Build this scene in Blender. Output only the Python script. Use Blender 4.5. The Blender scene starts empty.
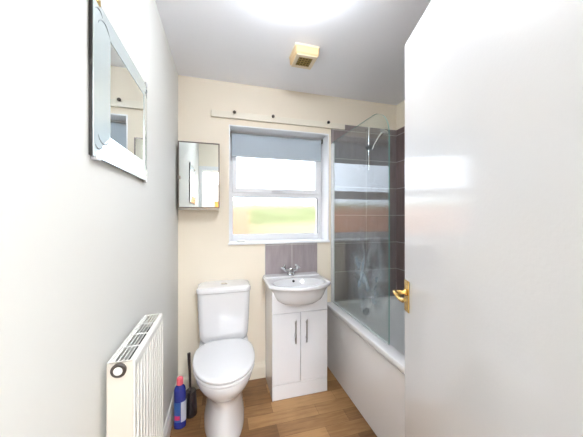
import bpy, bmesh, math
from mathutils import Vector, Matrix
PI = math.pi
SC = bpy.context.scene
COL = SC.collection

# ------------------------------------------------------------------ camera, world, light, exposure
YAW = math.radians(15.5)
CAMH = 1.30
cam = bpy.data.cameras.new('camera'); cam.sensor_width = 36; cam.lens = 36 * 252 / 583
cam.shift_y = -1.5 / 583; cam.clip_start = 0.01
camo = bpy.data.objects.new('camera', cam); COL.objects.link(camo)
camo.location = (0, 0, CAMH); camo.rotation_euler = (PI / 2, 0, -YAW)
SC.camera = camo

SC.view_settings.view_transform = 'Standard'
SC.view_settings.look = 'None'
SC.view_settings.exposure = 1.13
SC.view_settings.gamma = 1
SC.view_settings.use_curve_mapping = False

W = bpy.data.worlds.new('world'); SC.world = W; W.use_nodes = True
nt = W.node_tree
bg = nt.nodes['Background']
bg.inputs['Color'].default_value = (0.80, 0.88, 1.0, 1)
bg.inputs['Strength'].default_value = 2.4

sun = bpy.data.lights.new('sun', 'SUN'); sun.energy = 0.5; sun.angle = math.radians(3); sun.color = (1, .95, .86)
suno = bpy.data.objects.new('sun', sun); COL.objects.link(suno)
suno.rotation_euler = (math.radians(42), 0, math.radians(-12))     # shines towards +y, onto the garden

LAMP_L = 19.0        # radiance of the bathroom dome
HALL_FILL_L = 105.0        # radiance of the dome added in the hall as fill

# ------------------------------------------------------------------ helpers
def lin(c):
    return tuple(((v / 255) / 12.92 if v / 255 <= .04045 else ((v / 255 + .055) / 1.055) ** 2.4) for v in c) + (1,)

def mat(name, rgb, rough=.5, metal=0, coat=0, coat_rough=.05, bump=0, bscale=60, spec=.5, var=0, vscale=8, emit=0, coat_ior=1.5):
    m = bpy.data.materials.new(name); m.use_nodes = True
    n = m.node_tree.nodes; l = m.node_tree.links
    b = n['Principled BSDF']
    c = lin(rgb)
    b.inputs['Base Color'].default_value = c
    b.inputs['Roughness'].default_value = rough
    b.inputs['Metallic'].default_value = metal
    b.inputs['Specular IOR Level'].default_value = spec
    b.inputs['Coat Weight'].default_value = coat
    b.inputs['Coat Roughness'].default_value = coat_rough
    b.inputs['Coat IOR'].default_value = coat_ior
    tc = n.new('ShaderNodeTexCoord')
    if var:
        t = n.new('ShaderNodeTexNoise'); t.inputs['Scale'].default_value = vscale; t.inputs['Detail'].default_value = 4
        l.new(tc.outputs['Object'], t.inputs['Vector'])
        mx = n.new('ShaderNodeMix'); mx.data_type = 'RGBA'
        l.new(t.outputs['Fac'], mx.inputs[0])
        mx.inputs[6].default_value = tuple(v * (1 - var) for v in c[:3]) + (1,)
        mx.inputs[7].default_value = tuple(min(1, v * (1 + var)) for v in c[:3]) + (1,)
        l.new(mx.outputs[2], b.inputs['Base Color'])
    if bump:
        t = n.new('ShaderNodeTexNoise'); t.inputs['Scale'].default_value = bscale; t.inputs['Detail'].default_value = 3
        l.new(tc.outputs['Object'], t.inputs['Vector'])
        bp = n.new('ShaderNodeBump'); bp.inputs['Strength'].default_value = bump; bp.inputs['Distance'].default_value = .002
        l.new(t.outputs['Fac'], bp.inputs['Height']); l.new(bp.outputs['Normal'], b.inputs['Normal'])
        if coat: l.new(bp.outputs['Normal'], b.inputs['Coat Normal'])
    if emit:
        b.inputs['Emission Color'].default_value = c; b.inputs['Emission Strength'].default_value = emit
    return m

def tile_mat(name, axes, ox, oz, tw, th, c1, c2, grout):
    """stack-bonded ceramic tiles; axes = which object axes run along and up"""
    m = bpy.data.materials.new(name); m.use_nodes = True
    n = m.node_tree.nodes; l = m.node_tree.links; b = n['Principled BSDF']
    tc = n.new('ShaderNodeTexCoord'); sp = n.new('ShaderNodeSeparateXYZ'); l.new(tc.outputs['Object'], sp.inputs[0])
    cb = n.new('ShaderNodeCombineXYZ')
    for k, (a, o) in enumerate(zip(axes, (ox, oz))):
        ad = n.new('ShaderNodeMath'); ad.operation = 'SUBTRACT'; ad.inputs[1].default_value = o
        l.new(sp.outputs[a], ad.inputs[0]); l.new(ad.outputs[0], cb.inputs[k])
    br = n.new('ShaderNodeTexBrick'); br.offset = 0; br.squash = 1
    br.inputs['Scale'].default_value = 1; br.inputs['Brick Width'].default_value = tw; br.inputs['Row Height'].default_value = th
    br.inputs['Mortar Size'].default_value = .0022; br.inputs['Mortar Smooth'].default_value = .1; br.inputs['Bias'].default_value = 0
    br.inputs['Color1'].default_value = lin(c1); br.inputs['Color2'].default_value = lin(c2); br.inputs['Mortar'].default_value = lin(grout)
    l.new(cb.outputs[0], br.inputs['Vector'])
    ns = n.new('ShaderNodeTexNoise'); ns.inputs['Scale'].default_value = 14; ns.inputs['Detail'].default_value = 6
    mp = n.new('ShaderNodeMapping'); mp.inputs['Scale'].default_value = (2.5, 2.5, .35)
    l.new(tc.outputs['Object'], mp.inputs[0]); l.new(mp.outputs[0], ns.inputs['Vector'])
    rp = n.new('ShaderNodeValToRGB'); rp.color_ramp.elements[0].color = (.86, .86, .86, 1); rp.color_ramp.elements[1].color = (1.12, 1.12, 1.12, 1)
    rp.color_ramp.elements[0].position = .3; rp.color_ramp.elements[1].position = .7
    l.new(ns.outputs['Fac'], rp.inputs[0])
    mx = n.new('ShaderNodeMix'); mx.data_type = 'RGBA'; mx.blend_type = 'MULTIPLY'; mx.inputs[0].default_value = 1
    l.new(br.outputs['Color'], mx.inputs[6]); l.new(rp.outputs[0], mx.inputs[7]); l.new(mx.outputs[2], b.inputs['Base Color'])
    b.inputs['Roughness'].default_value = .28
    bp = n.new('ShaderNodeBump'); bp.invert = True; bp.inputs['Strength'].default_value = .5; bp.inputs['Distance'].default_value = .002
    l.new(br.outputs['Fac'], bp.inputs['Height']); l.new(bp.outputs['Normal'], b.inputs['Normal'])
    return m

def floor_mat():
    m = bpy.data.materials.new('oak_planks'); m.use_nodes = True
    n = m.node_tree.nodes; l = m.node_tree.links; b = n['Principled BSDF']
    tc = n.new('ShaderNodeTexCoord')
    br = n.new('ShaderNodeTexBrick'); br.offset = .37; br.squash = 1
    br.inputs['Scale'].default_value = 1; br.inputs['Brick Width'].default_value = .46; br.inputs['Row Height'].default_value = .098
    br.inputs['Mortar Size'].default_value = .0008; br.inputs['Mortar Smooth'].default_value = .3
    br.inputs['Color1'].default_value = (0, 0, 0, 1); br.inputs['Color2'].default_value = (1, 1, 1, 1); br.inputs['Mortar'].default_value = (0, 0, 0, 1)
    mp0 = n.new('ShaderNodeMapping'); mp0.inputs['Location'].default_value = (.13, .02, 0)
    l.new(tc.outputs['Object'], mp0.inputs[0]); l.new(mp0.outputs[0], br.inputs['Vector'])
    mp = n.new('ShaderNodeMapping'); mp.inputs['Scale'].default_value = (2.2, 26, 1)
    l.new(tc.outputs['Object'], mp.inputs[0])
    g = n.new('ShaderNodeTexNoise'); g.inputs['Scale'].default_value = 2.2; g.inputs['Detail'].default_value = 8; g.inputs['Distortion'].default_value = .8
    l.new(mp.outputs[0], g.inputs['Vector'])
    k = n.new('ShaderNodeTexNoise'); k.inputs['Scale'].default_value = 5; k.inputs['Detail'].default_value = 3
    l.new(tc.outputs['Object'], k.inputs['Vector'])
    a1 = n.new('ShaderNodeMath'); a1.operation = 'MULTIPLY'; a1.inputs[1].default_value = .5
    l.new(br.outputs['Color'], a1.inputs[0])
    a2 = n.new('ShaderNodeMath'); a2.operation = 'MULTIPLY_ADD'; a2.inputs[1].default_value = .55; l.new(g.outputs['Fac'], a2.inputs[0]); l.new(a1.outputs[0], a2.inputs[2])
    a3 = n.new('ShaderNodeMath'); a3.operation = 'MULTIPLY_ADD'; a3.inputs[1].default_value = .45; l.new(k.outputs['Fac'], a3.inputs[0]); l.new(a2.outputs[0], a3.inputs[2])
    rp = n.new('ShaderNodeValToRGB')
    e = rp.color_ramp.elements
    e[0].position = .3; e[0].color = lin((94, 64, 38)); e[1].position = .98; e[1].color = lin((176, 136, 90))
    x = e.new(.64); x.color = lin((136, 98, 60))
    l.new(a3.outputs[0], rp.inputs[0])
    mx = n.new('ShaderNodeMix'); mx.data_type = 'RGBA'; l.new(br.outputs['Fac'], mx.inputs[0])
    l.new(rp.outputs[0], mx.inputs[6]); mx.inputs[7].default_value = lin((86, 58, 34)); l.new(mx.outputs[2], b.inputs['Base Color'])
    b.inputs['Roughness'].default_value = .42
    return m

def screen_glass(name, pale_streaks=True):
    m = bpy.data.materials.new(name); m.use_nodes = True
    n = m.node_tree.nodes; l = m.node_tree.links
    for x in list(n): n.remove(x)
    out = n.new('ShaderNodeOutputMaterial')
    tr = n.new('ShaderNodeBsdfTransparent'); tr.inputs[0].default_value = (.94, .975, .97, 1)
    gl = n.new('ShaderNodeBsdfGlossy'); gl.inputs['Roughness'].default_value = .015
    lw = n.new('ShaderNodeLayerWeight'); pw = n.new('ShaderNodeMath'); pw.operation = 'POWER'; pw.inputs[1].default_value = 4
    l.new(lw.outputs['Facing'], pw.inputs[0])
    mu = n.new('ShaderNodeMath'); mu.operation = 'MULTIPLY_ADD'; mu.inputs[1].default_value = .9; mu.inputs[2].default_value = .05; mu.use_clamp = True
    l.new(pw.outputs[0], mu.inputs[0])
    mx = n.new('ShaderNodeMixShader'); l.new(mu.outputs[0], mx.inputs[0]); l.new(tr.outputs[0], mx.inputs[1]); l.new(gl.outputs[0], mx.inputs[2])
    last = mx
    if pale_streaks:                                   # pale bluish streaks in the middle of the pane
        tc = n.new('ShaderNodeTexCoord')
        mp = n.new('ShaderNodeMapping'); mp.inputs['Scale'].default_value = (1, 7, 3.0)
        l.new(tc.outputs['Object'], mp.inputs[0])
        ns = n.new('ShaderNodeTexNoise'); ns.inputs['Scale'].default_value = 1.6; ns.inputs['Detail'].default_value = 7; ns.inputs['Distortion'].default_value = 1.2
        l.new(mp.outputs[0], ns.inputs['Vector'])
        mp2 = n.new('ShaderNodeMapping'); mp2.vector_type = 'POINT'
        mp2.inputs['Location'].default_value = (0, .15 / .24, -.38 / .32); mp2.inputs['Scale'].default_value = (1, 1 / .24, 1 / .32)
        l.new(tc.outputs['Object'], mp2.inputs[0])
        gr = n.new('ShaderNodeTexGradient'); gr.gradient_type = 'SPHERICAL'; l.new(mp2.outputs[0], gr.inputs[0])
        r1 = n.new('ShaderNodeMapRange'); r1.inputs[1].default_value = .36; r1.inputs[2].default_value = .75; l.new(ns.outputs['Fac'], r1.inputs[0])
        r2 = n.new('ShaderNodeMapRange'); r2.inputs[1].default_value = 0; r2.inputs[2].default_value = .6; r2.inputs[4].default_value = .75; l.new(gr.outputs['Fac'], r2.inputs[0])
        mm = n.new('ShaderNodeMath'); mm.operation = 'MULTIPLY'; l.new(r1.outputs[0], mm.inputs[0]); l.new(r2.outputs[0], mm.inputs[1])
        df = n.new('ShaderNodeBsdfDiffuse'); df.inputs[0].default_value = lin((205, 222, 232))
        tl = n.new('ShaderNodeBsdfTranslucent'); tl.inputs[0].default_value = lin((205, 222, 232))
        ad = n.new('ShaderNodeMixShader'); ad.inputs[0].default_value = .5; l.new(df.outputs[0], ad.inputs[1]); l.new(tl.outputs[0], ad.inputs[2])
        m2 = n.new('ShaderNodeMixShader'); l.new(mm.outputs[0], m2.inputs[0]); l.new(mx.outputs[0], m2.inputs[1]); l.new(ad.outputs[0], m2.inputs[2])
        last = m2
    l.new(last.outputs[0], out.inputs[0])
    return m

def frosted(name):
    m = bpy.data.materials.new(name); m.use_nodes = True
    n = m.node_tree.nodes; l = m.node_tree.links
    for x in list(n): n.remove(x)
    out = n.new('ShaderNodeOutputMaterial')
    g = n.new('ShaderNodeBsdfRefraction'); g.inputs['Roughness'].default_value = .24; g.inputs['IOR'].default_value = 1.25
    g.inputs['Color'].default_value = (.98, .99, 1, 1)
    gl = n.new('ShaderNodeBsdfGlossy'); gl.inputs['Roughness'].default_value = .2
    tc = n.new('ShaderNodeTexCoord'); mp = n.new('ShaderNodeMapping'); mp.inputs['Scale'].default_value = (1, 1, .55)
    l.new(tc.outputs['Object'], mp.inputs[0])
    ns = n.new('ShaderNodeTexNoise'); ns.inputs['Scale'].default_value = 75; ns.inputs['Detail'].default_value = 2
    l.new(mp.outputs[0], ns.inputs['Vector'])
    bp = n.new('ShaderNodeBump'); bp.inputs['Strength'].default_value = .35; bp.inputs['Distance'].default_value = .003
    l.new(ns.outputs['Fac'], bp.inputs['Height']); l.new(bp.outputs[0], g.inputs['Normal'])
    mx = n.new('ShaderNodeMixShader'); mx.inputs[0].default_value = .05
    l.new(g.outputs[0], mx.inputs[1]); l.new(gl.outputs[0], mx.inputs[2]); l.new(mx.outputs[0], out.inputs[0])
    return m

class MB:
    def __init__(s): s.bm = bmesh.new()
    def box(s, x0, x1, y0, y1, z0, z1, bev=0, seg=2, rot=None, mi=0):
        r = bmesh.ops.create_cube(s.bm, size=1)
        vs = r['verts']
        M = Matrix.Translation(((x0 + x1) / 2, (y0 + y1) / 2, (z0 + z1) / 2)) @ Matrix.Diagonal((abs(x1 - x0), abs(y1 - y0), abs(z1 - z0), 1))
        bmesh.ops.transform(s.bm, matrix=M, verts=vs)
        if rot is not None: bmesh.ops.transform(s.bm, matrix=rot, verts=vs)
        fs = list({f for v in vs for f in v.link_faces})
        for f in fs: f.material_index = mi
        if bev:
            es = list({e for v in vs for e in v.link_edges})
            bmesh.ops.bevel(s.bm, geom=es, offset=bev, segments=seg, profile=.5, affect='EDGES')
        return s
    def loft(s, secs, cap0=True, cap1=True, closed=True, mi=0):
        rows = [[s.bm.verts.new(p) for p in sec] for sec in secs]
        n = len(secs[0])
        for a, b in zip(rows, rows[1:]):
            for i in range(n if closed else n - 1):
                j = (i + 1) % n
                f = s.bm.faces.new((a[i], a[j], b[j], b[i])); f.material_index = mi
        if cap0: s.bm.faces.new(rows[0][::-1]).material_index = mi
        if cap1: s.bm.faces.new(rows[-1]).material_index = mi
        return s
    def lathe(s, prof, c=(0, 0, 0), seg=32, axis='Z', sx=1, sy=1, cap0=True, cap1=True, mi=0):
        secs = []
        for r, h in prof:
            ring = []
            for i in range(seg):
                a = 2 * PI * i / seg
                u, v = r * math.cos(a) * sx, r * math.sin(a) * sy
                p = {'Z': (u, v, h), 'Y': (u, h, v), 'X': (h, u, v)}[axis]
                ring.append((c[0] + p[0], c[1] + p[1], c[2] + p[2]))
            secs.append(ring)
        return s.loft(secs, cap0, cap1, mi=mi)
    def tube(s, pts, r, seg=12, radii=None):
        pts = [Vector(p) for p in pts]; secs = []
        up = Vector((0, 0, 1))
        for i, p in enumerate(pts):
            d = (pts[min(i + 1, len(pts) - 1)] - pts[max(i - 1, 0)]).normalized()
            if abs(d.dot(up)) > .95: up = Vector((1, 0, 0)) if abs(d.x) < .9 else Vector((0, 1, 0))
            u = d.cross(up).normalized(); v = d.cross(u).normalized(); up = -v if False else up
            rr = radii[i] if radii else r
            secs.append([tuple(p + (u * math.cos(2 * PI * k / seg) + v * math.sin(2 * PI * k / seg)) * rr) for k in range(seg)])
        return s.loft(secs)
    def prism(s, poly, axis, a, b, bev=0, mi=0):
        def P(u, v, w): return {'X': (w, u, v), 'Y': (u, w, v), 'Z': (u, v, w)}[axis]
        s.loft([[P(u, v, a) for u, v in poly], [P(u, v, b) for u, v in poly]], mi=mi)
        return s
    def move(s, M):
        bmesh.ops.transform(s.bm, matrix=M, verts=s.bm.verts); return s
    def build(s, name, m, parent=None, smooth=True, ang=35, local=True):
        bmesh.ops.recalc_face_normals(s.bm, faces=s.bm.faces)
        if parent is not None and local:
            bmesh.ops.transform(s.bm, matrix=parent_world(parent).inverted(), verts=s.bm.verts)
        me = bpy.data.meshes.new(name); s.bm.to_mesh(me); s.bm.free()
        for mm in (m if isinstance(m, (list, tuple)) else [m]): me.materials.append(mm)
        if smooth:
            for p in me.polygons: p.use_smooth = True
            me.set_sharp_from_angle(angle=math.radians(ang))
        o = bpy.data.objects.new(name, me); COL.objects.link(o)
        if smooth:
            w = o.modifiers.new('weighted_normals', 'WEIGHTED_NORMAL'); w.keep_sharp = True
        if parent is not None: o.parent = parent
        return o

def parent_world(o):
    M = Matrix.Identity(4)
    while o is not None:
        M = Matrix.LocRotScale(o.location, o.rotation_euler, o.scale) @ M
        o = o.parent
    return M

def tag(o, label, cat, group=None, kind=None):
    o['label'] = label; o['category'] = cat
    if group: o['group'] = group
    if kind: o['kind'] = kind
    return o
def thing(name, loc, label, cat, group=None, rotz=0):
    o = bpy.data.objects.new(name, None); COL.objects.link(o); o.empty_display_size = .05
    o.location = loc; o.rotation_euler = (0, 0, rotz)
    return tag(o, label, cat, group)
def struct(o, label=None):
    o['kind'] = 'structure'
    if label: o['label'] = label
    return o

def rrect(x0, x1, y0, y1, r, z, n=6):
    pts = []
    for cx, cy, a0 in ((x1 - r, y1 - r, 0), (x0 + r, y1 - r, 90), (x0 + r, y0 + r, 180), (x1 - r, y0 + r, 270)):
        for k in range(n + 1):
            a = math.radians(a0 + 90 * k / n); pts.append((cx + r * math.cos(a), cy + r * math.sin(a), z))
    return pts
def egg(cx, yf, yb, hw, z, n=48, mid=.42, nb=2.7, nf=2.1):
    """toilet outline: front (towards -y) round, back squarer"""
    ym = yb - (yb - yf) * mid; pts = []
    for k in range(n):
        a = 2 * PI * k / n; c, s_ = math.cos(a), math.sin(a)
        e = nb if s_ > 0 else nf
        x = hw * math.copysign(abs(c) ** (2 / e), c)
        L = (yb - ym) if s_ > 0 else (ym - yf)
        pts.append((cx + x, ym + L * math.copysign(abs(s_) ** (2 / e), s_), z))
    return pts

# ------------------------------------------------------------------ room dimensions
XL, XR, YB, YF, H = -.313, 1.60, 2.04, .07, 2.36
TH = .28          # outer wall thickness
WX0, WX1, WZ0, WZ1 = .056, .905, 1.085, 2.027
YW = 2.205        # room side of the window frame

M_left = mat('cream_paint_daylit', (219, 218, 213), .6, bump=.12, bscale=40)  # same cream paint as the rest, daylight's whiter tone put into the colour
M_wall = mat('cream_paint', (240, 230, 212), .6, bump=.10, bscale=40)
M_ceil = mat('ceiling_paint', (246, 247, 252), .7, bump=.08, bscale=30)
M_gloss = mat('white_gloss_paint', (236, 236, 236), .25, coat=.4)
M_upvc = mat('white_upvc', (240, 241, 243), .3)
M_cer = mat('white_ceramic', (226, 226, 228), .12, coat=.6)
M_lid = mat('white_seat_plastic', (226, 226, 228), .18, coat=.4)
M_acr = mat('white_acrylic', (238, 237, 238), .2, coat=.4)
M_cab = mat('white_gloss_cabinet', (236, 237, 241), .15, coat=.5)
M_chrome = mat('chrome', (215, 217, 220), .12, metal=1)
M_steel = mat('brushed_steel', (190, 190, 192), .35, metal=1)
M_brass = mat('polished_brass', (206, 172, 104), .22, metal=1)
M_dark = mat('dark_plastic', (34, 30, 30), .4)
M_black = mat('black_void', (14, 13, 12), .8)
M_mirror = mat('mirror_glass', (232, 238, 238), .005, metal=1)
M_rad = mat('radiator_enamel', (222, 220, 214), .3)
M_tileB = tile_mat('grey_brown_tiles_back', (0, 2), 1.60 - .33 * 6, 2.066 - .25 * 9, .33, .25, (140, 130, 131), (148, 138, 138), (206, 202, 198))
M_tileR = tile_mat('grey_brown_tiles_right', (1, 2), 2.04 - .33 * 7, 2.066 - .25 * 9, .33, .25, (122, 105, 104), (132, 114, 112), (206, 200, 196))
M_tileS = tile_mat('grey_brown_tiles_splash', (0, 2), .341 - .2265 * 2, 1.07 - .25 * 4, .2265, .25, (158, 148, 150), (166, 156, 158), (206, 202, 200))

# ------------------------------------------------------------------ structure
struct(MB().box(XL - .1, XR + .1, -.04, YB + .1, -.08, 0).build('floor', floor_mat(), smooth=False))
struct(MB().box(XL - .1, XR + .1, -.04, YB + TH, H, H + .12).build('ceiling', M_ceil, smooth=False))
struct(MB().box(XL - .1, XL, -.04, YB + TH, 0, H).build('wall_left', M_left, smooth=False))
struct(MB().box(XR, XR + .1, -.04, YB + TH, 0, H).build('wall_right', M_wall, smooth=False))
b = MB()
b.box(XL, WX0, YB, YB + TH, 0, H); b.box(WX1, XR, YB, YB + TH, 0, H)
b.box(WX0, WX1, YB, YB + TH, 0, WZ0); b.box(WX0, WX1, YB, YB + TH, WZ1, H)
struct(b.build('wall_back', M_wall, smooth=False))
# front wall with the doorway the camera stands in
DX0, DX1, DZ = -.272, .468, 1.975
b = MB()
b.box(XL, DX0, -.04, YF, 0, H); b.box(DX1, XR, -.04, YF, 0, H); b.box(DX0, DX1, -.04, YF, DZ, H)
struct(b.build('wall_front', M_wall, smooth=False))

# painted reveal lining of the window opening
b = MB(); t = .008
b.box(WX0, WX0 + t, YB - .003, YW, WZ0, WZ1); b.box(WX1 - t, WX1, YB - .003, YW, WZ0, WZ1); b.box(WX0 + t, WX1 - t, YB - .003, YW, WZ1 - t, WZ1)
struct(b.build('trim_1', M_upvc, smooth=False))

# tiling around the bath
b = MB()
b.box(.925, XR, YB - .010, YB - .0005, .50, 2.12, bev=.001)
struct(b.build('trim_2', M_tileB, smooth=False), 'grey-brown ceramic tiling on the back wall over the bath')
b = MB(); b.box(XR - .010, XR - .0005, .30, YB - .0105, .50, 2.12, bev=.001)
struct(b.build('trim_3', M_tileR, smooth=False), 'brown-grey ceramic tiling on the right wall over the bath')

# baseboards
M_skirt = mat('skirting_paint', (232, 224, 206), .4)
def skirt_prof(d): return [(0, 0), (d, 0), (d, .085), (d * .55, .105), (d * .4, .118), (0, .12)]
b = MB(); b.prism([(XL + u, v) for u, v in skirt_prof(.016)], 'Y', .10, YB - .016)
struct(b.build('baseboard_left', mat('skirting_white', (235, 233, 228), .35), smooth=False))
b = MB(); b.prism([(YB - u, v) for u, v in skirt_prof(.016)], 'X', XL, .345)
struct(b.build('baseboard_back', M_skirt, smooth=False))

# door lining and architrave
b = MB()
b.box(DX0, DX0 + .012, -.045, YF + .004, 0, DZ); b.box(DX0 + .012, DX1 - .012, -.045, YF + .004, DZ - .012, DZ); b.box(DX1 - .012, DX1, -.045, YF + .004, 0, DZ)
b.box(XL + .002, DX0 + .004, YF, YF + .014, 0, DZ + .05, bev=.003); b.box(DX1, DX1 + .055, YF, YF + .012, 0, DZ + .05, bev=.003)
b.box(DX0 + .004, DX1, YF, YF + .014, DZ, DZ + .05, bev=.003)
struct(b.build('trim_4', M_gloss, smooth=False))

# ------------------------------------------------------------------ window
win = bpy.data.objects.new('window_1', None); COL.objects.link(win); win.location = ((WX0 + WX1) / 2, YW, WZ0); struct(win, 'white plastic window with two frosted panes')
M_frost = frosted('frosted_glass')
fy0, fy1 = YW, YW + .065
fx0, fx1, fz0, fz1 = WX0 + .004, WX1 - .004, WZ0 + .004, WZ1 - .004
def frame_boxes(b, x0, x1, z0, z1, w, y0, y1, bev=.004, wb=None):
    wb = wb or w
    b.box(x0, x0 + w, y0, y1, z0, z1, bev=bev); b.box(x1 - w, x1, y0, y1, z0, z1, bev=bev)
    b.box(x0 + w, x1 - w, y0, y1, z1 - w, z1, bev=bev); b.box(x0 + w, x1 - w, y0, y1, z0, z0 + wb, bev=bev)
b = MB(); frame_boxes(b, fx0, fx1, fz0, fz1, .032, fy0, fy1, wb=.06)
TZ = 1.50                                                     # transom
b.box(fx0 + .03, fx1 - .03, fy0, fy1, TZ - .024, TZ + .012, bev=.004)
b.build('window_frame', M_upvc, win)
b = MB(); frame_boxes(b, fx0 + .026, fx1 - .026, TZ + .010, fz1 - .026, .038, fy0 - .014, fy1 - .012)
b.build('sash', M_upvc, win)
b = MB(); b.box(fx0 + .06, fx1 - .06, fy0 + .018, fy0 + .026, TZ + .044, fz1 - .06)
b.build('pane', M_frost, win, smooth=False)
b = MB(); b.box(fx0 + .028, fx1 - .028, fy0 + .018, fy0 + .026, fz0 + .055, TZ - .022)
b.build('pane', M_frost, win, smooth=False)
b = MB()
x0_, x1_, z0_, z1_ = fx0 + .031, fx1 - .031, fz0 + .059, TZ - .023
for (a0, a1, c0, c1) in ((x0_, x1_, z1_ - .004, z1_), (x0_, x1_, z0_, z0_ + .003), (x1_ - .006, x1_, z0_, z1_), (x0_, x0_ + .003, z0_, z1_)):
    b.box(a0, a1, fy0 + .012, fy0 + .017, c0, c1)
b.build('gasket', mat('grey_gasket', (92, 94, 98), .6), win, smooth=False)
hx = .475
hd = MB().box(hx - .05, hx + .05, fy0 - .026, fy0 - .014, TZ + .022, TZ + .040, bev=.003)
hd.box(hx - .045, hx + .055, fy0 - .042, fy0 - .032, TZ + .026, TZ + .038, bev=.004).box(hx - .012, hx + .012, fy0 - .034, fy0 - .024, TZ + .026, TZ + .038)
hd.build('window_handle', M_upvc, win)
b = MB(); b.box(WX0 - .006, WX1 + .006, YB - .016, YW, WZ0 - .006, WZ0 + .012, bev=.005)
b.build('sill', M_upvc, win)

# ------------------------------------------------------------------ door
dvec = Vector((.311, .951, 0)).normalized(); dn = Vector((-dvec.y, dvec.x, 0))        # dn: out of the visible face
latch = Vector((.681, .822, 0)); hinge = latch - dvec * .755
door = bpy.data.objects.new('door_1', None); COL.objects.link(door)
door.location = hinge; door.rotation_euler = (0, 0, math.atan2(dvec.y, dvec.x)); struct(door, 'white painted flush door standing open on the right')
# door local frame: x along the leaf, +y is the visible face normal
M_door = mat('white_gloss_door_paint', (211, 210, 210), .45, coat=1.0, coat_rough=.075, bump=.16, bscale=110, coat_ior=1.55)
b = MB().box(0, .755, -.038, 0, .006, 1.965, bev=.004, seg=3); b.build('door_leaf', M_door, door, local=False)
b = MB().box(.706, .746, .0005, .005, .945, 1.062, bev=.002, seg=2)
pl = b.build('handle_plate', M_brass, door, local=False)
b = MB(); b.lathe([(.012, .005), (.013, .010), (.009, .016), (.008, .040), (.010, .046), (.008, .05)], (.724, 0, 1.018), seg=20, axis='Y')
b.tube([(.730, .046, 1.018), (.715, .049, 1.020), (.695, .050, 1.016), (.670, .049, 1.010), (.648, .047, 1.012), (.634, .046, 1.019)], .007, radii=[.008, .0095, .008, .007, .0085, .006])
b.build('door_handle', M_brass, door, local=False)
for z in (.958, 1.050): MB().lathe([(.0035, .005), (.003, .0062)], (.726, 0, z), seg=12, axis='Y').build('screw', M_brass, door, local=False)
for z in (.25, 1.0, 1.75): MB().tube([(-.004, .004, z - .045), (-.004, .004, z + .045)], .005).build('hinge', M_brass, door, local=False)

# ------------------------------------------------------------------ bath
bx0, bx1, by0, by1 = .868, XR - .0115, .34, YB - .0115
bath = thing('bathtub', ((bx0 + bx1) / 2, (by0 + by1) / 2, 0), 'white acrylic bathtub along the tiled right wall behind the open door', 'bathtub')
RZ = .560
b = MB()
S = [rrect(bx0 + .004, bx1, by0, by1, .012, RZ - .035, 8), rrect(bx0, bx1, by0, by1, .014, RZ - .028, 8), rrect(bx0, bx1, by0, by1, .014, RZ - .008, 8), rrect(bx0 + .004, bx1 - .003, by0 + .003, by1 - .003, .014, RZ, 8),
     rrect(bx0 + .030, bx1 - .02, by0 + .03, by1 - .03, .03, RZ + .001, 8),
     rrect(bx0 + .075, bx1 - .05, by0 + .06, by1 - .05, .09, RZ - .001, 8),
     rrect(bx0 + .088, bx1 - .06, by0 + .075, by1 - .06, .10, RZ - .012, 8),
     rrect(bx0 + .105, bx1 - .072, by0 + .12, by1 - .075, .11, RZ - .12, 8),
     rrect(bx0 + .135, bx1 - .10, by0 + .24, by1 - .10, .12, RZ - .30, 8),
     rrect(bx0 + .165, bx1 - .13, by0 + .31, by1 - .14, .12, RZ - .375, 8),
     rrect(bx0 + .22, bx1 - .18, by0 + .38, by1 - .20, .10, RZ - .395, 8)]
b.loft(S, cap0=False)
b.build('tub', M_acr, bath, ang=60)
b = MB(); b.box(bx0 + .016, bx0 + .024, by0 + .004, by1 - .002, .004, RZ - .032, bev=.002)
b.box(bx0 + .012, bx0 + .018, by0 + .004, by1 - .002, RZ - .062, RZ - .05, bev=.0025)
b.box(bx0 + .024, bx1 - .03, by0 + .004, by0 + .012, .004, RZ - .034, bev=.002)
b.build('bath_panel', M_acr, bath)
ox, oy, oz = 1.225, by1 - .070, .474
b = MB(); b.lathe([(.034, .004), (.036, -.004), (.032, -.010), (.022, -.008), (.020, -.003)], (ox, oy, oz), seg=28, axis='Y')
b.build('overflow', M_steel, bath)
b = MB(); b.lathe([(.030, .0), (.030, .004), (.02, .006)], (ox, by1 - .42, RZ - .394), seg=24); b.build('waste', M_chrome, bath)

# ------------------------------------------------------------------ bath screen
scr = thing('shower_screen', (.928, 1.64, RZ), 'clear glass shower screen with a rounded top corner on the bath rim', 'shower screen')
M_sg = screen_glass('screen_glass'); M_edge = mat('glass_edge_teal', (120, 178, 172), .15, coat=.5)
gy0, gy1, gz0, gz1 = 1.246, YB - .040, RZ + .012, 1.945
poly = [(gy1, gz0), (gy1, gz1)]
R = .16
for k in range(13):
    a = math.radians(90 * k / 12); poly.append((gy0 + R - R * math.sin(a), gz1 - R + R * math.cos(a)))
poly.append((gy0, gz0))
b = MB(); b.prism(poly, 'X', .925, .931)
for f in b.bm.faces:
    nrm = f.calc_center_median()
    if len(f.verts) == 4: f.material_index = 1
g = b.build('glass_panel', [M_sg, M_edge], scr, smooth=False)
b = MB(); b.box(.919, .937, YB - .045, YB - .0105, RZ + .003, 1.935, bev=.003); b.box(.9215, .9345, YB - .055, YB - .045, RZ + .006, 1.93, bev=.002)
b.build('wall_channel', mat('white_channel', (226, 228, 230), .25, coat=.3), scr)
b = MB(); b.box(.9235, .9325, gy0 + .002, gy1, RZ + .0015, gz0 + .003, bev=.001)
b.build('bottom_seal', mat('clear_seal', (196, 204, 204), .3), scr)

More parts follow.
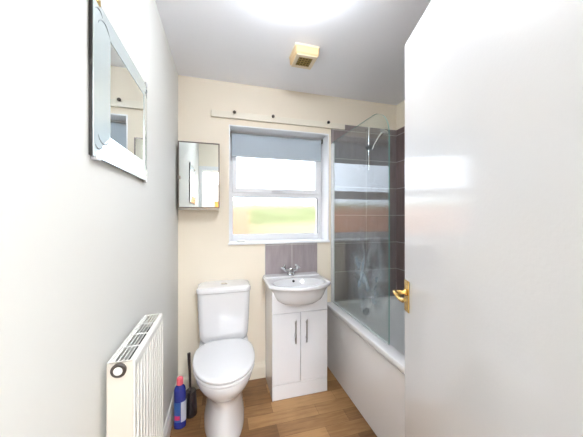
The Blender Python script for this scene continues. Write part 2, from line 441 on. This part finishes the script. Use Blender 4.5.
# ------------------------------------------------------------------ shower riser and handset
sh = thing('shower_set', (1.27, YB - .0105, 1.2), 'chrome shower riser rail with handset on the back tiles behind the glass', 'shower')
b = MB(); b.tube([(1.27, YB - .05, 1.72), (1.27, YB - .05, 2.10)], .009, seg=16)
b.build('riser_rail', M_chrome, sh)
for z in (1.73, 2.09):
    MB().tube([(1.27, YB - .0105, z), (1.27, YB - .055, z)], .012, seg=16).build('wall_bracket', M_chrome, sh)
b = MB(); b.box(1.253, 1.287, YB - .075, YB - .035, 1.90, 1.94, bev=.006); b.tube([(1.24, YB - .055, 1.92), (1.30, YB - .055, 1.92)], .010)
b.build('slider', mat('grey_plastic', (110, 108, 108), .3, coat=.3), sh)
b = MB(); b.tube([(1.29, YB - .075, 1.90), (1.305, YB - .09, 1.95), (1.325, YB - .115, 2.0), (1.345, YB - .14, 2.035)], .011, radii=[.009, .010, .012, .016])
b.build('handset', M_chrome, sh)
hb = MB(); hb.lathe([(.015, .02), (.034, .012), (.040, 0), (.038, -.006), (.03, -.008)], (0, 0, 0), seg=28)
hb.move(Matrix.Translation((1.352, YB - .155, 2.035)) @ Matrix.Rotation(math.radians(38), 4, 'X') @ Matrix.Rotation(math.radians(12), 4, 'Y'))
hb.build('shower_head', M_steel, sh)

# ------------------------------------------------------------------ splashback
b = MB().box(.341, .794, YB - .009, YB - .0005, .815, WZ0 - .0065, bev=.001)
tag(b.build('tiled_splashback', M_tileS, smooth=False), 'small grey tiled splashback between the window sill and the washbasin', 'splashback')

# ------------------------------------------------------------------ vanity cabinet
vx0, vx1, vy0, vy1 = .344, .762, 1.745, YB - .002
van = thing('vanity_cabinet', ((vx0 + vx1) / 2, (vy0 + vy1) / 2, 0), 'white gloss two-door vanity cabinet under the washbasin', 'cabinet')
b = MB(); b.box(vx0, vx0 + .016, vy0 + .018, vy1, 0.0, .795, bev=.001); b.box(vx1 - .016, vx1, vy0 + .018, vy1, 0.0, .795, bev=.001)
b.box(vx0 + .016, vx1 - .016, vy1 - .012, vy1, 0.0, .795); b.box(vx0 + .016, vx1 - .016, vy0 + .018, vy1 - .012, .10, .116)
b.box(vx0, vx1, vy0, vy0 + .018, .612, .795, bev=.0015)
b.build('cabinet_body', M_cab, van)
MB().box(vx0, vx1, vy0 + .001, vy0 + .018, .0, .105, bev=.0015).build('plinth', M_cab, van)
MB().box(vx0 + .017, vx1 - .017, vy0 + .0185, vy0 + .024, .10, .62).build('inner_shadow_board', mat('dark_gap', (60, 58, 58), .8), van, smooth=False)
mx_ = (vx0 + vx1) / 2
for s in (-1, 1):
    x0 = vx0 if s < 0 else mx_ + .0015; x1 = mx_ - .0015 if s < 0 else vx1
    d = MB().box(x0, x1, vy0, vy0 + .017, .108, .609, bev=.0015).build('cabinet_door', M_cab, van)
    hx_ = mx_ + s * .041
    b = MB(); b.tube([(hx_, vy0 - .026, .400), (hx_, vy0 - .026, .560)], .0055)
    for z in (.425, .535): b.tube([(hx_, vy0, z), (hx_, vy0 - .026, z)], .004)
    b.build('handle', M_steel, d)

# ------------------------------------------------------------------ washbasin
bcx = .550; BZ = .822
bas = thing('washbasin', (bcx, 1.86, .80), 'white ceramic washbasin with a curved front on the vanity cabinet', 'washbasin')
def outline_r(a, cx, cy, inside):
    lo, hi = 0, .6
    for _ in range(40):
        m_ = (lo + hi) / 2
        if inside(cx + m_ * math.cos(a), cy + m_ * math.sin(a)): lo = m_
        else: hi = m_
    return lo
bcy = 1.80
def basin_in(x, y):
    u = (x - bcx) / .235
    if abs(u) > 1: return False
    yf = 1.608 + .100 * u * u + .022 * u ** 8
    return yf < y < YB - .010
N = 96
angs = [2 * PI * k / N for k in range(N)]
OR = [outline_r(a, bcx, bcy, basin_in) for a in angs]
def ring(shr, z, ell=None, mixf=0):
    pts = []
    for a, r in zip(angs, OR):
        rr = r - shr
        if ell:
            ex, ey, oy_ = ell
            x = bcx + ex * math.cos(a); y = bcy + oy_ + ey * math.sin(a)
            pts.append((x * mixf + (bcx + rr * math.cos(a)) * (1 - mixf), y * mixf + (bcy + rr * math.sin(a)) * (1 - mixf), z))
        else: pts.append((bcx + rr * math.cos(a), bcy + rr * math.sin(a), z))
    return pts
def clampy(p, y): return [(a, min(b_, y), c) for a, b_, c in p]
sec = []
# underside of the bowl, bottom to rim
for f, z in ((.10, .668), (.45, .671), (.68, .683), (.84, .705), (.93, .735), (.985, .765)):
    sec.append([(bcx + .205 * f * math.cos(a), 1.775 + .145 * f * math.sin(a), z) for a in angs])
sec.append(ring(.018, .790)); sec.append(ring(.004, .798)); sec.append(ring(0, .806)); sec.append(ring(.001, .817)); sec.append(ring(.006, BZ))
sec.append(ring(.014, BZ, (.200, .128, -.028), .45))
E = (.196, .125, -.030)
sec.append(ring(0, BZ - .001, E, 1))
for f, z in ((.96, .812), (.90, .795), (.80, .765), (.62, .735), (.40, .722), (.12, .718)):
    sec.append(ring(0, z, (E[0] * f, E[1] * f, E[2] + .02 * (1 - f)), 1))
b = MB(); b.loft(sec); 
b.build('basin_bowl', M_cer, bas, ang=50)
# raised tap ledge at the back
b = MB(); b.loft([rrect(bcx - .228, bcx + .228, 1.935, YB - .011, .02, BZ - .006), rrect(bcx - .228, bcx + .228, 1.935, YB - .011, .02, BZ + .006), rrect(bcx - .222, bcx + .222, 1.942, YB - .013, .016, BZ + .011)])
b.build('tap_ledge', M_cer, bas)
b = MB(); b.lathe([(.009, -.004), (.010, .001), (.006, .002)], (0, 0, 0), seg=20); b.move(Matrix.Translation((bcx - .012, 1.882, .802)) @ Matrix.Rotation(math.radians(62), 4, 'X'))
b.build('overflow', M_dark, bas)
b = MB(); b.lathe([(.022, .0), (.022, .004), (.012, .006)], (bcx, 1.775, .717), seg=24); b.build('waste', M_chrome, bas)

# tap
tp = thing('mixer_tap', (bcx - .012, 1.968, BZ + .011), 'chrome two-handle mixer tap on the back ledge of the washbasin', 'tap')
tx, ty, tz = bcx - .012, 1.968, BZ + .011
b = MB(); b.lathe([(.028, 0), (.028, .006), (.022, .014), (.020, .045), (.016, .056), (.006, .060)], (tx, ty, tz), seg=24)
b.tube([(tx - .052, ty, tz + .038), (tx + .052, ty, tz + .038)], .013, seg=16)
b.build('tap_body', M_chrome, tp)
b = MB(); b.tube([(tx, ty - .012, tz + .030), (tx, ty - .045, tz + .038), (tx, ty - .082, tz + .034), (tx, ty - .098, tz + .018)], .010, radii=[.014, .0115, .010, .009], seg=16)
b.build('spout', M_chrome, tp)
for s in (-1, 1):
    b = MB(); b.tube([(tx + s * .045, ty, tz + .038), (tx + s * .052, ty, tz + .052), (tx + s * .060, ty, tz + .064)], .012, seg=14, radii=[.010, .013, .014])
    for k in range(4):
        a = PI / 4 + k * PI / 2
        c = Vector((tx + s * .060, ty, tz + .066)); d1 = Vector((s * -.8 * math.cos(a), math.sin(a), .6 * math.cos(a))).normalized()
        b.tube([c, c + d1 * .024], .006, seg=8, radii=[.006, .0075])
    b.build('tap_handle', M_chrome, tp)

# ------------------------------------------------------------------ toilet
tc_ = .018
toi = thing('toilet', (tc_, 1.75, 0), 'white close-coupled toilet with its lid down against the back wall', 'toilet')
b = MB()
prof = [(0, .128, 1.450, 1.985), (.012, .130, 1.446, 1.988), (.05, .126, 1.455, 1.98), (.12, .113, 1.482, 1.965), (.18, .105, 1.496, 1.955), (.215, .108, 1.492, 1.945),
        (.25, .120, 1.470, 1.93), (.285, .142, 1.428, 1.915), (.315, .160, 1.398, 1.90), (.345, .172, 1.378, 1.89), (.37, .177, 1.370, 1.885), (.392, .178, 1.368, 1.882), (.398, .175, 1.372, 1.88)]
b.loft([egg(tc_, yf, yb, hw, z) for z, hw, yf, yb in prof])
b.build('pan', M_cer, toi, ang=60)
MB().loft([rrect(tc_ - .15, tc_ + .15, 1.80, 2.03, .03, .30), rrect(tc_ - .17, tc_ + .17, 1.80, 2.03, .03, .395)]).build('cistern_shelf', M_cer, toi)
def slab(z0, z1, grow, r=.008):
    q = lambda g, z: egg(tc_, 1.362 - grow + g, 1.838 + .0 - g, .186 + grow - g, z, nb=2.9)
    return [q(r, z0), q(r * .3, z0 + r * .3), q(0, z0 + r), q(0, z1 - r), q(r * .35, z1 - r * .35), q(r * 1.2, z1), q(r * 4, z1 + .002)]
MB().loft(slab(.400, .418, -.001, .005)).build('seat', M_lid, toi, ang=50)
MB().loft(slab(.420, .442, 0, .008)).build('lid', M_lid, toi, ang=50)
for s in (-1, 1): MB().tube([(tc_ + s * .075 - .02, 1.848, .412), (tc_ + s * .075 + .02, 1.848, .412)], .011).build('hinge', M_lid, toi)
b = MB()
def cis(z, hw, yf, r=.04): return rrect(tc_ - hw, tc_ + hw, yf, YB - .008, r, z, 8)
b.loft([cis(.400, .13, 1.875), cis(.408, .150, 1.868), (cis(.425, .163, 1.860)), cis(.46, .171, 1.855), cis(.60, .178, 1.848), cis(.766, .183, 1.842)])
b.build('cistern', M_cer, toi, ang=60)
def lidr(g, z): return rrect(tc_ - .188 + g, tc_ + .188 - g, 1.832 + g, YB - .004, .042 - g * .5, z, 8)
b = MB(); b.loft([lidr(.006, .762), lidr(0, .768), lidr(0, .790), lidr(.004, .798), lidr(.014, .803), lidr(.04, .806)])
b.build('cistern_lid', M_cer, toi, ang=60)
b = MB(); b.lathe([(.024, -.001), (.024, .004), (.020, .006), (.012, .0065)], (tc_, 1.925, .805), seg=28)
b.build('flush_button', M_chrome, toi)

# ------------------------------------------------------------------ radiator
ry0, ry1, rz0, rz1 = .792, 1.145, .26, .903
rx0, rx1 = -.300, -.233
rad = thing('radiator', ((rx0 + rx1) / 2, (ry0 + ry1) / 2, rz0), 'white fluted panel radiator with a top grille on the left wall', 'radiator')
# fluted front panel
prof = []
nfl = 11; pitch = (ry1 - ry0 - .008) / nfl
for k in range(nfl):
    y = ry0 + .004 + k * pitch
    for fr, dx in ((0, -.0), (.52, 0), (.62, -.006), (.9, -.006)): prof.append((rx1 + dx, y + fr * pitch))
prof.append((rx1, ry1 - .004))
sec = []
for z, k in ((rz0 + .004, .0), (rz0 + .02, 0), (rz0 + .03, 1), (rz1 - .035, 1), (rz1 - .024, 0), (rz1 - .006, 0)):
    sec.append([(rx1 + (x - rx1) * k, y, z) for x, y in prof] + [(rx1 - .012, ry1 - .004, z), (rx1 - .012, ry0 + .004, z)])
sec.append([(min(x, rx1 - .004), y, rz1 - .001) for x, y, z in sec[-1]])
b = MB(); b.loft(sec); b.build('front_panel', M_rad, rad, ang=25)
MB().box(rx0, rx0 + .012, ry0 + .004, ry1 - .004, rz0 + .004, rz1 - .004, bev=.003).build('back_panel', M_rad, rad)
for ya, yb_ in ((ry0, ry0 + .003), (ry1 - .003, ry1)):
    MB().box(rx0 - .001, rx1 - .004, ya, yb_, rz0, rz1, bev=.001).build('end_panel', mat('radiator_end_shaded', (206, 199, 186), .35), rad)  # darker copy of the enamel, the end's shading put into the colour
b = MB()                                                    # solid block, near black stands in for the shade below the grille
b.box(rx0 + .014, rx1 - .014, ry0 + .006, ry1 - .006, rz0 + .02, rz1 - .05)
b.build('inner_shade_block', mat('radiator_inside_shade', (24, 23, 26), .7), rad, smooth=False)
b = MB(); gx0, gx1 = rx0 + .004, rx1 - .012
b.box(rx0, rx0 + .006, ry0, ry1, rz1 - .006, rz1); b.box(gx1 - .001, rx1 - .003, ry0, ry1, rz1 - .006, rz1, bev=.001)
for k in range(4):
    x = rx0 + .0135 + k * .0105; b.box(x, x + .0022, ry0 + .003, ry1 - .003, rz1 - .003, rz1 - .001)
for k in range(5):
    y = ry0 + (ry1 - ry0 - .005) * k / 4; b.box(rx0 + .004, gx1, y, y + .005, rz1 - .0028, rz1 - .0005)
b.build('top_grille', M_rad, rad, smooth=False)
b = MB(); b.lathe([(.0185, .0), (.0195, -.006), (.016, -.009), (.0125, -.009)], ((rx0 + rx1) / 2 - .004, ry0 - .0005, .882), seg=28, axis='Y', cap0=True, cap1=True)
cp = b.build('end_cap', mat('dark_plug_ring', (62, 54, 48), .4), rad)
b = MB(); b.lathe([(.0115, -.0085), (.0105, -.0105), (.006, -.011)], ((rx0 + rx1) / 2 - .004, ry0 - .0005, .882), seg=24, axis='Y')
b.build('plug', M_rad, cp)
for y in (ry0 + .08, ry1 - .08):
    MB().box(XL + .001, rx0 + .001, y - .012, y + .012, .35, .80).build('wall_bracket', M_rad, rad, smooth=False)
for y in (ry0 + .03, ry1 - .03):
    MB().tube([((rx0 + rx1) / 2, y, 0.001), ((rx0 + rx1) / 2, y, rz0 + .03)], .0075).build('pipe', M_rad, rad)

# ------------------------------------------------------------------ wall mirror (left wall)
my0, my1, mz0, mz1 = .722, 1.180, 1.450, 1.846
mir = thing('wall_mirror', (XL, (my0 + my1) / 2, (mz0 + mz1) / 2), 'frameless wall mirror with a wide mirrored glass border, on the left wall', 'mirror')
xo = XL + .012; xi = XL + .021; bwy = .072; bwz = .066; bw = .07
MB().box(XL + .0005, xo - .002, my0 + .002, my1 - .002, mz0 + .002, mz1 - .002).build('backing_board', mat('dark_backing', (44, 42, 42), .6), mir, smooth=False)
MB().box(xi - .006, xi - .002, my0 + bwy - .002, my1 - bwy + .002, mz0 + bwz - .002, mz1 - bwz + .002).build('mirror_pane', M_mirror, mir, smooth=False)
M_bev = mat('mirror_border', (226, 238, 240), .16, metal=.55)
O = [(my0, mz0), (my1, mz0), (my1, mz1), (my0, mz1)]; I = [(my0 + bwy, mz0 + bwz), (my1 - bwy, mz0 + bwz), (my1 - bwy, mz1 - bwz), (my0 + bwy, mz1 - bwz)]
for k in range(4):
    o1, o2, i1, i2 = O[k], O[(k + 1) % 4], I[k], I[(k + 1) % 4]
    b = MB()
    front = [(xo, *o1), (xo, *o2), (xi, *i2), (xi, *i1)]
    back = [(xo - .002, *o1), (xo - .002, *o2), (xo - .002, *i2), (xo - .002, *i1)]
    b.loft([back, front]); b.build('border_strip', M_bev, mir, smooth=False)
M_etch = mat('etched_grey', (120, 128, 130), .4)
for k, (cy, cz) in enumerate(I):
    sy = 1 if k in (0, 3) else -1; sz = 1 if k in (0, 1) else -1
    b = MB()
    for (r_, oy_, oz_, a0, a1) in ((.026, -.030, -.016, 10, 165), (.017, -.052, -.044, 20, 150)):
        pts = []
        for j in range(9):
            a = math.radians(a0 + (a1 - a0) * j / 8)
            yy = cy + sy * (oy_ + r_ * math.cos(a)); zz = cz + sz * (oz_ - .2 * r_ - r_ * math.sin(a) + .02)
            dep = min((yy - my0), (my1 - yy), (zz - mz0), (mz1 - zz)) / bw
            pts.append((xo + (xi - xo) * max(0, min(1, dep)) + .0005, yy, zz))
        b.tube(pts, .0022, seg=6, radii=[.0004, .001, .0015, .0018, .002, .0018, .0015, .001, .0004])
    b.build('scroll_etching', M_etch, mir)
for (y, z) in ((my0 + .02, mz1 - .004), (my0 + .02, mz0 - .002), (my1 - .02, mz1 - .004), (my1 - .02, mz0 - .002)):
    MB().box(XL + .0005, xo + .004, y - .010, y + .010, z - .006, z + .010, bev=.002).build('clip', M_brass if z > 1.6 and y < 1 else M_steel, mir)

# ------------------------------------------------------------------ mirror cabinet (back wall)
cx0, cx1, cz0, cz1 = -.300, -.014, 1.352, 1.842
cy0 = 1.935
cab = thing('mirror_cabinet', ((cx0 + cx1) / 2, YB, (cz0 + cz1) / 2), 'small mirror-fronted steel cabinet in the corner left of the window', 'cabinet')
MB().box(cx0 + .004, cx1 - .002, cy0 + .012, YB - .001, cz0, cz1 - .004, bev=.002).build('cabinet_body', mat('cabinet_steel', (188, 184, 178), .3, metal=.7), cab)
b = MB(); w = .009
b.box(cx0, cx0 + w, cy0, cy0 + .010, cz0 + .012, cz1, bev=.002); b.box(cx1 - w, cx1, cy0, cy0 + .010, cz0 + .012, cz1, bev=.002)
b.box(cx0 + w, cx1 - w, cy0, cy0 + .010, cz0 + .012, cz0 + .012 + w, bev=.002); b.box(cx0 + w, cx1 - w, cy0, cy0 + .010, cz1 - w, cz1, bev=.002)
dr = b.build('cabinet_door', mat('door_edge_dark_steel', (120, 112, 106), .3, metal=.8), cab)
MB().box(cx0 + w, cx1 - w, cy0 + .003, cy0 + .008, cz0 + .012 + w, cz1 - w).build('mirror_pane', M_mirror, dr, smooth=False)
MB().box(cx0 + .004, cx0 + .020, cy0 - .008, cy0, 1.570, 1.592, bev=.002).build('latch', mat('latch_nickel', (180, 170, 160), .3, metal=.6), dr)

# ------------------------------------------------------------------ batten with knobs above the window
bat = thing('hook_rail', (.48, YB, 2.097), 'long cream wooden rail with small dark knobs above the window', 'rail')
M_bat = mat('batten_paint', (236, 229, 212), .4)
MB().box(-.078, 1.050, YB - .022, YB - .0005, 2.072, 2.122, bev=.003).build('board', M_bat, bat)
for px in (.096, .401, .884):
    b = MB(); b.lathe([(.005, 0), (.005, -.012), (.011, -.017), (.013, -.023), (.010, -.029), (.003, -.031)], (px, YB - .021, 2.112), seg=18, axis='Y')
    b.build('knob', M_dark if px > .5 else mat('knob_pewter', (78, 70, 62), .35, metal=.6), bat)

# ------------------------------------------------------------------ roller blind
bl = thing('roller_blind', (.48, YW - .03, 2.0), 'grey-blue roller blind rolled most of the way up at the window top', 'blind')
byc = YW - .045
ztop = WZ1 - .010
MB().box(WX0 + .010, WX1 - .010, byc - .004, YW - .001, ztop - .010, ztop, bev=.002).build('headrail', M_upvc, bl)
MB().tube([(WX0 + .024, byc, ztop - .026), (WX1 - .028, byc, ztop - .026)], .013, seg=20).build('roller', mat('blind_roll_fabric', (186, 194, 200), .8), bl)
b = MB()
zz = [ztop - .020, ztop - .055, ztop - .10, ztop - .145, ztop - .190, ztop - .205]
sec = []
for z in zz:
    row = []
    for k in range(17):
        x = WX0 + .026 + (WX1 - WX0 - .056) * k / 16; row.append((x, byc - .012 + .0012 * math.sin(k * 1.3 + z * 20), z))
    sec.append(row + [(x, y + .0012, z_) for x, y, z_ in row[::-1]])
b.loft(sec); b.build('blind_fabric', mat('blind_grey_fabric', (184, 196, 206), .85, bump=.2, bscale=300), bl)
MB().box(WX0 + .024, WX1 - .030, byc - .018, byc - .006, ztop - .214, ztop - .203, bev=.003).build('hem_bar', mat('blind_hem', (196, 202, 208), .6), bl)
for x0, x1 in ((WX0 + .0085, WX0 + .022), (WX1 - .026, WX1 - .0125)):
    MB().box(x0, x1, byc - .018, byc + .016, ztop - .046, ztop - .008, bev=.002).build('bracket', mat('bracket_grey', (112, 112, 108), .4), bl)
MB().tube([(.47, byc - .016, ztop - .010), (.49, byc - .016, ztop - .010)], .007).build('centre_clip', M_upvc, bl)

# ------------------------------------------------------------------ soap on the sill
b = MB(); b.loft([rrect(.120, .185, 2.055, 2.100, .02, WZ0 + .0122), rrect(.114, .191, 2.050, 2.105, .022, WZ0 + .018), rrect(.116, .189, 2.052, 2.103, .022, WZ0 + .026), rrect(.126, .179, 2.060, 2.095, .016, WZ0 + .030)])
tag(b.build('soap_dish', mat('soap_white', (240, 240, 236), .3), ang=60), 'small white dish at the left end of the window sill', 'dish')

# ------------------------------------------------------------------ extractor fan (ceiling)
ex, ey = .512, 1.545; e = .080
fan = thing('extractor_fan', (ex, ey, H), 'yellowed square extractor fan cover on the ceiling', 'extractor fan')
M_fan = mat('yellowed_plastic', (226, 196, 148), .45); M_fan2 = mat('cream_plastic', (238, 222, 194), .4)
def sq(h, z, r=.012): return rrect(ex - h, ex + h, ey - h, ey + h, r, z, 4)
MB().loft([sq(e + .001, H - .0005), sq(e + .001, H - .008), sq(e - .001, H - .010)]).build('mounting_flange', M_fan2, fan)
MB().loft([sq(e - .002, H - .0105), sq(e - .004, H - .048), sq(e - .012, H - .056)]).build('housing', M_fan, fan)
b = MB(); g = .045
b.box(ex - e + .012, ex + e - .012, ey - e + .012, ey - g, H - .062, H - .056, bev=.002); b.box(ex - e + .012, ex + e - .012, ey + g, ey + e - .012, H - .062, H - .056, bev=.002)
b.box(ex - e + .012, ex - g, ey - g, ey + g, H - .062, H - .056, bev=.002); b.box(ex + g, ex + e - .012, ey - g, ey + g, H - .062, H - .056, bev=.002)
b.build('cover_rim', M_fan2, fan)
MB().box(ex - g, ex + g, ey - g, ey + g, H - .0572, H - .0562).build('dark_opening', mat('fan_dark', (84, 66, 30), .7), fan, smooth=False)
b = MB()
for k in range(5):
    q = -g + .005 + k * (2 * g - .013) / 4
    b.box(ex + q, ex + q + .0035, ey - g, ey + g, H - .0615, H - .0575); b.box(ex - g, ex + g, ey + q, ey + q + .0035, H - .0615, H - .0575)
b.build('grille', mat('fan_grille', (178, 150, 84), .5), fan, smooth=False)

# ------------------------------------------------------------------ ceiling lamps
def dome_lamp(x, y, L, label, r=.148, hz=H):
    t = thing('ceiling_lamp', (x, y, hz), label, 'ceiling lamp')
    MB().lathe([(r * .62, -.0005), (r * .64, -.004), (r * .64, -.022), (r * .60, -.0265)], (x, y, hz), seg=48).build('lamp_base', mat('lamp_base_white', (236, 237, 242), .3), t)
    m = mat('opal_glass', (244, 249, 255), .25, emit=L)
    MB().lathe([(r * .62, -.026), (r * .80, -.034), (r * .94, -.048), (r, -.066), (r * .97, -.082), (r * .86, -.098), (r * .66, -.110), (r * .4, -.117), (r * .2, -.119), (.004, -.1195)], (x, y, hz), seg=48).build('lamp_shade', m, t, ang=60)
    return t
dome_lamp(.310, .965, LAMP_L, 'white round dome lamp on the bathroom ceiling')

# ------------------------------------------------------------------ bottle and toilet brush
bt = thing('bleach_bottle', (-.249, 1.690, 0), 'blue plastic bottle with a pink cap on the floor by the left wall', 'bottle')
bx_, by_ = -.249, 1.690
M_blue = mat('blue_plastic', (32, 44, 132), .25, coat=.3)
b = MB(); b.lathe([(.030, .0005), (.035, .005), (.036, .02), (.035, .10), (.033, .15), (.035, .19), (.0345, .232), (.029, .250), (.019, .262), (.0165, .270)], (bx_, by_, 0), seg=32, sx=1, sy=.72)
b.build('bottle_body', M_blue, bt, ang=50)
b = MB(); b.lathe([(.0195, .266), (.020, .270), (.0195, .296), (.017, .305), (.010, .310)], (bx_, by_, 0), seg=20)
b.build('cap', mat('pink_cap', (222, 96, 112), .35), bt)
def band(a0, a1, z0, z1, rr, col, name):
    b = MB(); sec = []
    for z in (z0, z1):
        row = [(bx_ + rr * math.cos(math.radians(a0 + (a1 - a0) * k / 10)), by_ + .72 * rr * math.sin(math.radians(a0 + (a1 - a0) * k / 10)), z) for k in range(11)]
        inn = [(bx_ + (rr - .002) * math.cos(math.radians(a0 + (a1 - a0) * k / 10)), by_ + .72 * (rr - .002) * math.sin(math.radians(a0 + (a1 - a0) * k / 10)), z) for k in range(11)]
        sec.append(row + inn[::-1])
    b.loft(sec); return b.build(name, mat(name + '_ink', col, .4), bt, ang=50)
band(-75, 10, .045, .165, .0372, (196, 200, 214), 'back_label')
band(-150, -78, .045, .165, .0370, (42, 84, 150), 'front_label')
band(-140, -84, .060, .085, .0374, (176, 44, 90), 'label_stripe')
tb = thing('toilet_brush', (-.195, 1.775, 0), 'black toilet brush in its dark holder beside the toilet', 'toilet brush')
bx2, by2 = -.195, 1.775
b = MB(); b.lathe([(.036, .0005), (.040, .006), (.040, .03), (.036, .10), (.033, .150), (.031, .160), (.026, .160)], (bx2, by2, 0), seg=28)
b.build('brush_holder', mat('holder_black', (38, 30, 34), .25, coat=.3), tb)
b = MB(); b.tube([(bx2 - .004, by2, .150), (bx2 - .006, by2, .25), (bx2 - .010, by2, .34), (bx2 - .012, by2, .405)], .008, radii=[.007, .0075, .0095, .0105])
b.build('brush_handle', mat('handle_dark_brown', (44, 34, 34), .35), tb)

# ------------------------------------------------------------------ hall behind the camera (seen in the mirrors)
M_hall = mat('hall_cream_paint', (232, 226, 214), .6)
hy = -1.25
struct(MB().box(-1.0, 1.6, hy - 2.2, -.041, -.08, -.001).build('floor', mat('hall_bounce_carpet', (226, 226, 224), .95, bump=.4, bscale=300), smooth=False))  # carpet made pale to bounce light up onto the bathroom ceiling
struct(MB().box(-1.0, 1.6, hy - 2.2, -.041, H, H + .1).build('ceiling', M_ceil, smooth=False))
struct(MB().box(-1.1, -1.0, hy - 2.2, -.04, 0, H).build('wall_left', M_hall, smooth=False))
struct(MB().box(1.6, 1.7, hy - 2.2, -.04, 0, H).build('wall_right', M_hall, smooth=False))
struct(MB().box(-1.0, XL - .10, -.05, -.0, 0, H).build('wall_front', M_hall, smooth=False))
b = MB(); b.box(-1.0, -.33, hy - .1, hy, 0, H); b.box(.43, 1.6, hy - .1, hy, 0, H); b.box(-.33, .43, hy - .1, hy, 1.93, H)
struct(b.build('wall_back', M_hall, smooth=False))
b = MB(); b.box(-.39, -.33, hy, hy + .015, 0, 1.99); b.box(.43, .49, hy, hy + .015, 0, 1.99); b.box(-.33, .43, hy, hy + .015, 1.93, 1.99)
struct(b.build('trim_5', M_gloss, smooth=False))
struct(MB().box(-1.0, 1.6, hy - 2.3, hy - 2.2, 0, H).build('wall_far', mat('bedroom_white', (240, 240, 240), .6), smooth=False))
ward = thing('wardrobe', (.10, hy - 1.9, 0), 'orange pine wardrobe in the far room, seen in the cabinet mirror', 'wardrobe')
M_pine = mat('orange_pine', (214, 140, 60), .4, var=.12, vscale=6)
MB().box(-.16, .50, hy - 2.15, hy - 1.70, 0, 1.66, bev=.006).build('wardrobe_body', M_pine, ward)
MB().box(-.18, .52, hy - 2.17, hy - 1.68, 1.66, 1.70, bev=.006).build('cornice', M_pine, ward)
for x0, x1 in ((-.155, .167), (.173, .495)): 
    d = MB().box(x0, x1, hy - 1.70, hy - 1.68, .08, 1.63, bev=.006).build('wardrobe_door', M_pine, ward)
dome_lamp(.30, -.90, HALL_FILL_L, 'white round fill lamp added on the unseen hall ceiling')  # unseen lamp added to light the bathroom through the doorway
dome_lamp(.10, hy - .9, HALL_FILL_L * .8, 'white round fill lamp added in the far room')  # second unseen lamp, added to brighten the far room

# ------------------------------------------------------------------ garden outside
struct(MB().box(-16, 9, 2.6, 14, -.1, .0).build('ground', mat('lawn', (100, 108, 60), .9, var=.2, vscale=3), smooth=False))
def hedge(x0, x1, y0, y1, z1, rgb, label):
    import random
    rnd = random.Random(int((x0 + 20) * 10))
    b = MB(); nx, nz = int((x1 - x0) / .12), int(z1 / .12)
    bmesh.ops.create_cube(b.bm, size=1)
    bmesh.ops.transform(b.bm, matrix=Matrix.Translation(((x0 + x1) / 2, (y0 + y1) / 2, z1 / 2)) @ Matrix.Diagonal((x1 - x0, y1 - y0, z1, 1)), verts=b.bm.verts)
    bmesh.ops.subdivide_edges(b.bm, edges=b.bm.edges, cuts=14, use_grid_fill=True)
    for v in b.bm.verts:
        if v.co.z > .01: v.co += Vector((rnd.uniform(-.06, .06), rnd.uniform(-.06, .06), rnd.uniform(-.07, .07)))
    return tag(b.build('hedge', mat('hedge_leaves', rgb, .8, var=.35, vscale=12), smooth=False), label, 'hedge')
hedge(-14, 4.5, 7.6, 8.6, 1.72, (158, 162, 116), 'yellow-green hedge outside beyond the frosted window')
b = MB(); b.box(-14, 5.5, 5.3, 5.42, 0, 1.12, bev=.01)
tag(b.build('garden_fence', mat('tan_fence', (184, 166, 134), .8, var=.1)), 'tan garden fence outside the frosted window', 'fence')
b = MB(); b.box(-12, .50, 5.0, 5.15, 0, 1.50, bev=.01)
tag(b.build('garden_wall', mat('orange_brick', (194, 140, 112), .8, var=.1)), 'orange brick garden wall outside on the left', 'wall')
